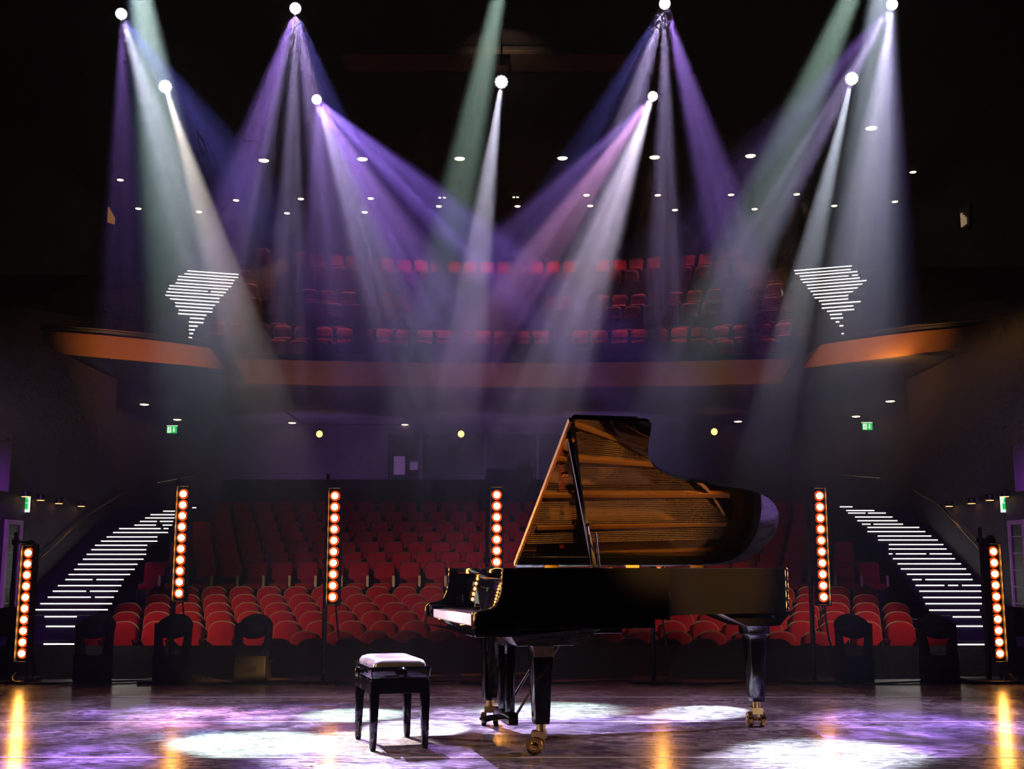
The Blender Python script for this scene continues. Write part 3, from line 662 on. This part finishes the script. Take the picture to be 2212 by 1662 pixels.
# moving heads resting on the stage in front of the stalls
def floor_head(px, label, lean=0, Y=10.9):
    b = atY(px, 1466, Y); b.z = 0
    t = thing('floor_moving_head', label, 'stage light', b, 0, 'moving lights on the stage floor')
    part('base', MB().box(-.17, .17, -.15, .15, 0, .27), M['matte'], t, bevel=.02)
    part('display', MB().box(-.07, .07, -.156, -.15, .10, .16), M['glass'], t)
    for s in (-1, 1):
        part('yoke_arm', MB().hexa([(s * .10, -.06, .27), (s * .185, -.06, .27), (s * .185, .06, .27), (s * .10, .06, .27)], [(s * .15, -.05, .60), (s * .195, -.05, .60), (s * .195, .05, .60), (s * .15, .05, .60)]), M['matte'], t, bevel=.008)
    t.scale = (.86, .86, .86)
    a = lean; d = Vector((math.sin(a), .25, math.cos(a) * .12)).normalized() if not lean else Vector((math.sin(a), 0, math.cos(a)))
    d = Vector((0, 1, .12)).normalized() if not lean else d
    c = Vector((0, 0, .56)); fl = .74 if not lean else 1
    hd = MB().lathe(c - d * .17, d, [(.09, 0), (.145, .03), (.165, .12), (.172, .22), (.168, .34), (.15, .335)], 20)
    ln = MB().lathe(c + d * .155, d, [(.145, 0), (.10, .012), (.03, .018)], 16)
    for q in (hd, ln):
        for v in q.v: v.z = c.z + (v.z - c.z) * fl
    part('head', hd, M['matte'], t); part('lens', ln, M['glass'], t)
    part('handle', MB().tube([(-.18, -.05, .2), (-.21, 0, .2), (-.18, .05, .2)], .012, 6).tube([(.18, -.05, .2), (.21, 0, .2), (.18, .05, .2)], .012, 6), M['matte'], t)
    return t
floor_head(200, 'black moving head in front of the lowest steps of the left staircase')
floor_head(370, 'black moving head in front of the seats beside the tall left lamp stand')
floor_head(545, 'black moving head in front of the dark middle seats left of the stool')
floor_head(1848, 'black moving head in front of the seats right of the piano')
floor_head(2030, 'black moving head in front of the lowest steps of the right staircase')
floor_head(-4, 'black moving head tipped sideways at the far left edge of the stage', lean=1.45, Y=11.8)
floor_head(2218, 'black moving head tipped sideways at the far right edge of the stage', lean=-1.45, Y=11.8)

# ------------------------------------------------------------------ lamp bars on stands
BARS = [((63, 1195), (50, 1412), 'far left of the stage', 30, 1150), ((397, 1068), (389, 1282), 'at the left, in front of the stalls stairs', 378, 1018), ((725, 1072), (719, 1290), 'in front of the dark seats left of the stool', 704, 1024),
        ((1073, 1070), (1073, 1288), 'behind the keyboard of the piano', 1052, 1022), ((1420, 1071), (1423, 1289), 'hidden behind the raised lid of the piano', 1408, 1024), ((1768, 1072), (1778, 1290), 'right of the piano', 1750, 1026), ((2145, 1192), (2156, 1412), 'far right of the stage', 2122, 1140)]
YB = 10.75
for i, (pt, pb, where, poleX, poleT) in enumerate(BARS):
    a = atY(*pt, YB); b = atY(*pb, YB); x = (a.x + b.x) / 2; zt = a.z; zb = b.z; ln = zt - zb; pitch = ln / 9
    t = thing('lamp_bar', f'upright bar of glowing lamps {where}', 'lamp bar', (x, YB, zb), 0, 'upright bars of warm lamps')
    part('housing', MB().box(-.062, -.054, -.06, .07, -.08, ln + .08).box(.054, .062, -.06, .07, -.08, ln + .08).box(-.054, .054, .05, .07, -.08, ln + .08).box(-.054, .054, -.06, .05, -.08, -.07).box(-.054, .054, -.06, .05, ln + .07, ln + .08), M['matte'], t)
    for k in range(10):
        bl = part('bulb', MB().lathe((0, -.03, k * pitch), (0, -1, 0), [(.012, -.03), (.028, -.012), (.030, 0), (.022, .014), (.008, .02)], 12), M['bulb'], t)
        part('reflector', MB().lathe((0, .045, k * pitch), (0, -1, 0), [(.015, 0), (.035, .02), (.047, .06), (.049, .06), (.037, .018), (.017, -.003)], 12), M['refl'], bl)
    px = atY(poleX, 1200, YB).x; pz = atY(poleX, poleT, YB).z
    st = thing('light_stand', f'pole stand of the lamp bar {where}', 'stand', (px, YB + .02, 0), 0, 'stands of the lamp bars')
    part('base_plate', MB().box(-.23, .23, -.23, .23, 0, .025), M['satin'], st, bevel=.006)
    part('pole', MB().tube([(0, 0, .02), (0, 0, .9)], .022, 10).tube([(0, 0, .88), (0, 0, pz)], .017, 10), M['satin'], st)
    for zz in (zt + .10, zb + ln * .35): part('bracket', MB().tube([(0, 0, min(zz, pz - .02)), (x - px, .02, min(zz, pz - .02))], .012, 6).cyl((0, 0, min(zz, pz - .02)), (0, 0, 1), .034, .05, 10), M['satin'], st)
    if i in (0, 6):
        part('hook_clamp', MB().lathe((x - px, 0, pz - .12), (0, 1, 0), [(.03, -.03), (.05, 0), (.03, .03)], 12).tube([(x - px, 0, pz - .16), (x - px, 0, zt + .1)], .012, 6), M['satin'], st)
    c = [(x + .02, YB + .04, zb - .08), (x + .05, YB + .06, zb - .35), (x + .10, YB + .05, max(zb - .6, .2)), (px + .14, YB - .02, .12), (px + .22, YB - .25, .015), (px + .9, YB - .1, .012), (px + 1.6, YB + .12, .012)]
    tag(part('power_cable', MB().tube(spline(c, 5), .009, 6), M['satin'], None), f'cable from the lamp bar {where}', 'cable', 'cables of the lamp bars')

# ------------------------------------------------------------------ grand piano
PHI = math.radians(14.4); PW = 1.58; AL = math.radians(33)
piano = thing('grand_piano', 'black polished grand piano with its lid raised, standing on the stage', 'piano', (-.2, 6.42, 0), PHI)
P = lambda name, mb, m, label=None, kind=None, bevel=0, smooth=35, parent=None: part(name, mb, m, parent or piano, label, kind, smooth, bevel)
ZR, ZBOT = 1.03, .74
outer = [(.16, PW, 0), (.6, PW, 0), (1.2, PW, 0), (1.8, PW, 0), (2.12, PW - .01, 0)]
curve = spline([(2.12, PW - .01, 0), (2.30, PW - .05, 0), (2.41, 1.40, 0), (2.45, 1.20, 0), (2.42, 1.02, 0), (2.34, .86, 0), (2.22, .74, 0), (2.06, .665, 0), (1.82, .62, 0), (1.58, .575, 0), (1.42, .515, 0), (1.31, .44, 0), (1.24, .35, 0), (1.195, .22, 0), (1.172, .10, 0), (1.150, .02, 0), (1.11, 0, 0)], 4)
outer = [Vector(p) for p in outer[:-1]] + curve + [Vector(p) for p in ((.8, 0, 0), (.6, 0, 0), (.4, 0, 0), (.16, 0, 0))]
def offset(pl, d):
    out = []
    for i, p in enumerate(pl):
        a = pl[max(i - 1, 0)]; b = pl[min(i + 1, len(pl) - 1)]; t = (b - a).normalized(); out.append(p + Vector((t.y, -t.x, 0)) * d)
    return out
inner = offset(outer, .065)
zv = lambda p, z: Vector((p.x, p.y, z))
P('case_rim', MB().loft([[zv(o, ZBOT), zv(o, ZBOT + .01), zv(o, ZR - .006), zv(o + (n - o) * .08, ZR), zv(n - (n - o) * .08, ZR), zv(n, ZR - .006), zv(n, ZBOT)] for o, n in zip(outer, inner)]), M['lacquer'], smooth=40)
armp = [(0, .655), (-.004, .74), (.002, .775), (.022, .797), (.055, .803), (.090, .808), (.118, .824), (.138, .86), (.150, .91), (.156, .97), (.158, 1.03), (.26, 1.03), (.26, .655)]
for v0, v1 in ((0, .065), (PW - .065, PW)):
    P('arm', MB().prism(armp, lambda p, v: Vector((p[0], v, p[1])), v0, v1), M['lacquer'], bevel=.004)
P('keybed', MB().box(.02, .66, .04, PW - .04, .655, .70).box(.25, 1.05, .0, .05, .69, .745), M['lacquer'], bevel=.004)
P('key_slip', MB().box(-.002, .022, .065, PW - .065, .655, .712), M['lacquer'], bevel=.005)
for v0, v1 in ((.065, .176), (PW - .18, PW - .065)): P('key_block', MB().box(.012, .19, v0, v1, .70, .785), M['lacquer'], bevel=.006)
mb = MB(); kw = 1.222 / 52
for k in range(52): mb.box(.026, .185, .178 + k * kw + .0005, .178 + (k + 1) * kw - .0005, .708, .760)
P('white_keys', mb, M['ivory'], 'row of white piano keys', 'stuff', smooth=0)
mb = MB()
for k in range(51):
    if (k + 5) % 7 in (1, 4): continue
    c = .178 + (k + 1) * kw; mb.hexa([(.082, c - .006, .758), (.185, c - .006, .758), (.185, c + .006, .758), (.082, c + .006, .758)], [(.09, c - .0045, .772), (.185, c - .0045, .772), (.185, c + .0045, .772), (.09, c + .0045, .772)])
P('black_keys', mb, M['satin'], 'row of black piano keys', 'stuff', smooth=0)
P('fallboard', MB().prism([(.186, .765), (.196, .765), (.232, .99), (.222, .99)], lambda p, v: Vector((p[0], v, p[1])), .067, PW - .067), M['lacquer'], bevel=.003)
P('music_shelf', MB().box(.165, .63, .067, PW - .067, .992, 1.028), M['lacquer'], bevel=.005)
P('desk_rail', MB().tube([(.185, .13, .968), (.185, .62, .968)], .009, 8).tube([(.20, .10, .955), (.20, .44, .955)], .008, 8), M['chrome'], 'chrome rail under the music shelf')
P('lock', MB().cyl((.19, .80, .80), (1, 0, -.1), .012, .03, 10), M['brass'])
# inside: soundboard, plate, strings, dampers
inn = [p for p in inner if p.x > .62] ; inn = [Vector((.63, inn[0].y, 0))] + inn + [Vector((.63, inn[-1].y, 0))]
P('soundboard', MB().prism(inn, lambda p, z: zv(p, z), .80, .83), M['sound'])
P('bottom_board', MB().box(.40, 1.05, .06, PW - .06, .735, .75), M['satin'])
for k in range(4): 
    x = .9 + k * .38; P('brace', MB().box(x, x + .07, (.80 if x > 1.9 else .72 if x > 1.1 else .09), PW - .09, .745, .80), M['satin'])
_far = offset(outer, .175); _ix = [i for i, p in enumerate(inner) if p.x > .64 and _far[i].x > .62]
inn2 = [inner[i] for i in _ix]; flange = [_far[i] for i in _ix]
P('plate_rim', MB().loft([[zv(a, .915), zv(a, .945), zv(b, .945), zv(b, .915)] for a, b in zip(inn2, flange)]), M['plate'], 'golden iron plate along the rim')
P('pin_plate', MB().box(.40, .80, .075, PW - .075, .925, .955), M['plate'], 'golden plate over the tuning pins')
for v0, u1, v1 in ((.50, 1.50, .72), (.80, 2.05, .86), (1.08, 2.32, 1.06), (1.32, 2.36, 1.28)):
    d = Vector((u1 - .78, v1 - v0, 0)); n = Vector((-d.y, d.x, 0)).normalized() * .022; a = Vector((.78, v0, 0)); b = Vector((u1, v1, 0))
    P('plate_strut', MB().hexa([zv(a - n, .93), zv(b - n, .93), zv(b + n, .93), zv(a + n, .93)], [zv(a - n * .6, .985), zv(b - n * .6, .97), zv(b + n * .6, .97), zv(a + n * .6, .985)]), M['plate'])
for u, v, r in ((.92, .15, .045), (1.02, .15, .042), (1.22, .56, .035), (.62, .62, .03), (1.6, .74, .035), (1.9, .80, .035), (2.2, .98, .04)):
    P('plate_boss', MB().lathe((u, v, .944), (0, 0, 1), [(r, 0), (r, .012), (r * .7, .012), (r * .65, .002), (r * .2, .002)], 16), M['brass'], 'round brass boss on the plate')
mb = MB()
for k in range(90):
    t_ = k / 89; v0 = .14 + 1.30 * t_
    ends_u = 1.02 + .18 * min(1, t_ * 3) if t_ < .28 else 1.3 + (t_ - .28) * 1.55
    v1 = v0 + (.05 if t_ < .5 else -.10 * (t_ - .5))
    if t_ < .28 and ends_u > 1.1: ends_u = 1.1 + (t_ - .1) * .5
    vv = max(v1, .12 if ends_u < 1.1 else .62 if ends_u > 1.5 else .5)
    a = Vector((.72, v0, .972)); b = Vector((min(ends_u, 2.3), vv, .968)); mb.tube([a, b], .0016 if t_ < .7 else .003, 3, cap=False)
P('strings', mb, M['string'], 'fan of piano strings', 'stuff')
mb = MB()
for k in range(66):
    t_ = k / 65; v = .34 + 1.10 * t_; u = .86 + .25 * t_; mb.box(u, u + .055, v - .006, v + .006, .976, 1.0)
P('dampers', mb, M['satin'], 'row of damper blocks above the strings', 'stuff', smooth=0)
P('felt_strip', MB().hexa([(.80, .10, .955), (.83, .10, .955), (1.0, PW - .1, .955), (.97, PW - .1, .955)], [(.80, .10, .968), (.83, .10, .968), (1.0, PW - .1, .968), (.97, PW - .1, .968)]), M['felt'], 'red felt strip')
br = spline([(1.12, .30, 0), (1.30, .62, 0), (1.62, .82, 0), (1.98, .98, 0), (2.2, 1.22, 0)], 6)
P('bridge', MB().loft([[zv(p + Vector((0, -.018, 0)), .83), zv(p + Vector((0, -.014, 0)), .962), zv(p + Vector((0, .014, 0)), .962), zv(p + Vector((0, .018, 0)), .83)] for p in br]), M['sound'])
# lid
ca, sa = math.cos(AL), math.sin(AL)
def LID(u, w, t): return Vector((u, PW - w * ca - t * sa * -1 * -1, ZR + .012 + w * sa - t * ca)) if False else Vector((u, PW - w * ca + t * sa, ZR + .012 + w * sa + t * ca))
lo = [Vector((p.x, PW - p.y, 0)) for p in outer if p.x > .64]
lo = [Vector((.645, -.012, 0))] + lo + [Vector((.645, PW + .0, 0))]
lp = offset(lo, .0)
P('lid', MB().loft([[LID(p.x, p.y * 1.012 - .006, t) for p in lp] for t in (0, .004, .022, .026)]), M['lacquer'], smooth=30)
P('front_flap', MB().loft([[LID(u, w, t) for u, w in ((.66, .0), (1.07, .0), (1.07, PW), (.66, PW))] for t in (.029, .050)]), M['lacquer'], bevel=.003)
P('lid_hinge', MB().loft([[LID(u, w, t) for u, w in ((.628, 0), (.646, 0), (.646, PW - .01), (.628, PW - .01))] for t in (.0, .03)]), M['hinge'], 'golden continuous hinge along the lid edge')
for k in range(26): pass
for u in (.9, 1.5, 2.0): P('side_hinge', MB().box(u - .05, u + .05, PW - .01, PW + .012, ZR - .03, ZR + .02), M['brass'])
def stick(a, b, w, th):
    a = Vector(a); b = Vector(b); d = (b - a).normalized(); n = d.cross(Vector((0, 1, 0))).normalized() * (w / 2); s = d.cross(n).normalized() * (th / 2)
    return MB().hexa([a - n - s, a + n - s, a + n + s, a - n + s], [b - n - s, b + n - s, b + n + s, b - n + s])
top = LID(.675, 1.40, -.006)
P('lid_prop', stick((.70, .035, ZR), top, .028, .018), M['matte'], bevel=.003)
P('prop_socket', MB().lathe(LID(.675, 1.40, .0), (0, -sa, -ca), [(.03, 0), (.03, .008), (.012, .012)], 12), M['brass'], 'brass socket of the lid prop')
P('lid_boss', MB().lathe(LID(.73, 1.05, .0), (0, -sa, -ca), [(.024, 0), (.022, .008), (.008, .014)], 12), M['brass'], 'brass bumper on the lid')
P('short_prop', MB().tube([(.69, .045, ZR), (.665, .05, ZR + .24)], .007, 6).tube([(.735, .045, ZR), (.715, .05, ZR + .20)], .006, 6).cyl((.665, .05, ZR + .245), (0, 1, 0), .010, .012, 10), M['chrome'], 'short chrome edged prop sticks')
P('prop_plate', MB().box(.68, .80, .01, .06, ZR, ZR + .004), M['brass'], 'brass plate under the prop')
# legs, casters, lyre
def leg(u, v, name, cast, tape=False):
    lg = P('leg', MB().loft([[Vector((u + sx * w, v + sy * w, z)) for sx, sy in ((-1, -1), (1, -1), (1, 1), (-1, 1))] for w, z in ((.040, .165), (.043, .20), (.057, .55), (.062, .595), (.075, .60), (.078, .66), (.10, .70), (.105, .742))]), M['lacquer'], bevel=.004)
    ax = Vector((math.cos(cast), math.sin(cast), 0)); fw = Vector((-ax.y, ax.x, 0)); c = Vector((u, v, 0)) + fw * .03
    mb = MB().tube([(u, v, .17), (u, v, .115)], .026, 12)
    mb.box(-.035, .035, -.03, .05, .085, .125, Matrix.Translation((u, v, 0)) @ Matrix.Rotation(math.atan2(ax.y, ax.x), 4, 'Z'))
    b = part('caster', mb.tube([c - ax * .06 + Vector((0, 0, .048)), c + ax * .06 + Vector((0, 0, .048))], .012, 8), M['brass'], lg, 'brass caster', bevel=0)
    for s in (-1, 1):
        pass
    part('wheel', MB().lathe(c - ax * .058 + Vector((0, 0, .048)), ax, [(.012, -.004), (.020, -.002), (.024, .004), (.038, .004), (.046, .002), (.048, .010), (.048, .030), (.042, .036), (.012, .034)], 20), M['brass'], lg, 'brass wheel')
    part('wheel', MB().lathe(c + ax * .058 + Vector((0, 0, .048)), -ax, [(.012, -.004), (.020, -.002), (.024, .004), (.038, .004), (.046, .002), (.048, .010), (.048, .030), (.042, .036), (.012, .034)], 20), M['brass'], lg, 'brass wheel')
    if tape: part('tape_label', MB().box(u - .058, u + .06, v - .0765, v - .059, .535, .595), M['tape'], lg, 'tan tape wrapped on the near leg top')
    return lg
leg(.418, .170, 'near', 1.15, True)
leg(.407, 1.373, 'far', -.25)
leg(2.084, .86, 'tail', -.2)
P('leg_block', MB().hexa([(.25, .05, .60), (.58, .05, .60), (.58, .30, .60), (.25, .30, .60)], [(.20, .01, .66), (.75, .01, .70), (.75, .36, .70), (.20, .36, .66)]), M['lacquer'], bevel=.006)
P('leg_block', MB().box(.60, .86, .02, .40, .665, .745).box(.86, 1.02, .02, .3, .70, .745), M['lacquer'], bevel=.006)
P('leg_block', MB().box(.25, .58, 1.25, 1.54, .60, .66), M['lacquer'], bevel=.006)
P('leg_block', MB().hexa([(1.96, .72, .655), (2.2, .72, .655), (2.2, 1.0, .655), (1.96, 1.0, .655)], [(1.75, .66, .745), (2.34, .80, .745), (2.3, 1.2, .745), (1.8, 1.2, .745)]), M['lacquer'], bevel=.006)
ly = thing_l = P('pedal_lyre', MB().box(.34, .40, .60, .98, .10, .17), M['lacquer'], bevel=.006)
part('lyre_head', MB().box(.33, .41, .66, .92, .58, .655), M['lacquer'], ly, bevel=.006)
for v in (.69, .86): part('lyre_post', MB().tube([(.37, v, .16), (.37, v, .60)], [.030, .034], 10), M['lacquer'], ly)
for v in (.75, .79, .83): part('pedal_rod', MB().tube([(.41, v, .17), (.41, v, .62)], .004, 6), M['brass'], ly)
for v in (.73, .79, .85): part('pedal', MB().loft([[Vector((.34 - d, v - w, z)), Vector((.34 - d, v + w, z)), Vector((.34 - d, v + w, z + .012)), Vector((.34 - d, v - w, z + .012))] for d, w, z in ((0, .010, .125), (.06, .011, .120), (.10, .016, .112), (.12, .014, .106))]), M['satin'], ly, smooth=50)
for v in (.66, .92): part('lyre_brace', MB().tube([(.40, v, .15), (.72, v - .05, .66)], .008, 8), M['satin'], ly)
P('trap_box', MB().box(.28, .40, .40, .66, .575, .655), M['satin'], bevel=.005)

# ------------------------------------------------------------------ stool
st = thing('piano_stool', 'black padded piano stool with a shiny leather top beside the keyboard', 'stool', (-.722, 7.07, 0), math.radians(17.5)); st.scale = (1, 1, .955)
SW, SL = .178, .272                              # half width, half length
def rr(w, l, r, z, n=4):
    out = []
    for cx, cy, a0 in ((w - r, l - r, 0), (-w + r, l - r, PI / 2), (-w + r, -l + r, PI), (w - r, -l + r, 1.5 * PI)):
        for k in range(n + 1):
            a = a0 + PI / 2 * k / n; out.append(Vector((cx + r * math.cos(a), cy + r * math.sin(a), z)))
    return out
part('cushion', MB().loft([rr(SW - .02, SL - .02, .03, .485), rr(SW - .022, SL - .022, .03, .500), rr(SW - .032, SL - .032, .035, .520), rr(SW - .06, SL - .06, .04, .532), rr(SW - .10, SL - .12, .04, .536)]), M['leather'], st, 'padded black leather top', smooth=60)
part('seat_frame', MB().loft([rr(SW - .012, SL - .012, .02, .415), rr(SW - .004, SL - .004, .02, .425), rr(SW, SL, .02, .455), rr(SW + .006, SL + .006, .02, .478), rr(SW + .004, SL + .004, .02, .488), rr(SW - .02, SL - .02, .02, .490)]), M['lacquer'], st)
part('apron', MB().loft([rr(SW - .008, SL - .008, .008, .330), rr(SW - .004, SL - .004, .008, .334), rr(SW - .004, SL - .004, .008, .402), rr(SW - .012, SL - .012, .008, .410)]), M['lacquer'], st)
for sx in (-1, 1):
    for sy in (-1, 1):
        x, y = sx * (SW - .030), sy * (SL - .032)
        part('leg', MB().loft([[Vector((x + a * w + sx * .004 * (1 if z < .1 else 0), y + b * w, z)) for a, b in ((-1, -1), (1, -1), (1, 1), (-1, 1))] for w, z in ((.014, 0), (.017, .02), (.026, .335))]), M['lacquer'], st, bevel=.003)
for s in (-1, 1):
    part('adjusting_knob', MB().lathe((s * (SW - .002), -.02, .445), (s, 0, 0), [(.012, 0), (.012, .02), (.028, .022), (.032, .034), (.028, .046), (.01, .05)], 14), M['lacquer'], st)
part('frame_rosette', MB().lathe((.0, -SL - .004, .455), (0, -1, 0), [(.030, 0), (.034, .012), (.026, .026), (.01, .03)], 14), M['lacquer'], st)

# ------------------------------------------------------------------ haze: it hangs high and thins out towards the stage floor
hm = bpy.data.materials.new('theatre_haze'); hm.use_nodes = True
nt = hm.node_tree; nt.nodes.remove(nt.nodes['Principled BSDF'])
vs = nt.nodes.new('ShaderNodeVolumeScatter'); vs.inputs['Color'].default_value = (1, 1, 1, 1); vs.inputs['Anisotropy'].default_value = .25
tc = nt.nodes.new('ShaderNodeTexCoord'); sx = nt.nodes.new('ShaderNodeSeparateXYZ'); mr = nt.nodes.new('ShaderNodeMapRange'); mr.interpolation_type = 'SMOOTHSTEP'
mr.inputs['From Min'].default_value = 1.3; mr.inputs['From Max'].default_value = 5.6; mr.inputs['To Min'].default_value = .0003; mr.inputs['To Max'].default_value = .0085
nt.links.new(tc.outputs['Object'], sx.inputs[0]); nt.links.new(sx.outputs['Z'], mr.inputs['Value']); nt.links.new(mr.outputs[0], vs.inputs['Density'])
nt.links.new(vs.outputs[0], nt.nodes['Material Output'].inputs['Volume'])
hz = link('haze', MB().box(-9.7, 9.7, -1.5, 37.4, .03, CEIL - .08).mesh('haze', hm, 0))
tag(hz, 'thin theatre haze that shows the light beams', 'haze', kind='stuff')
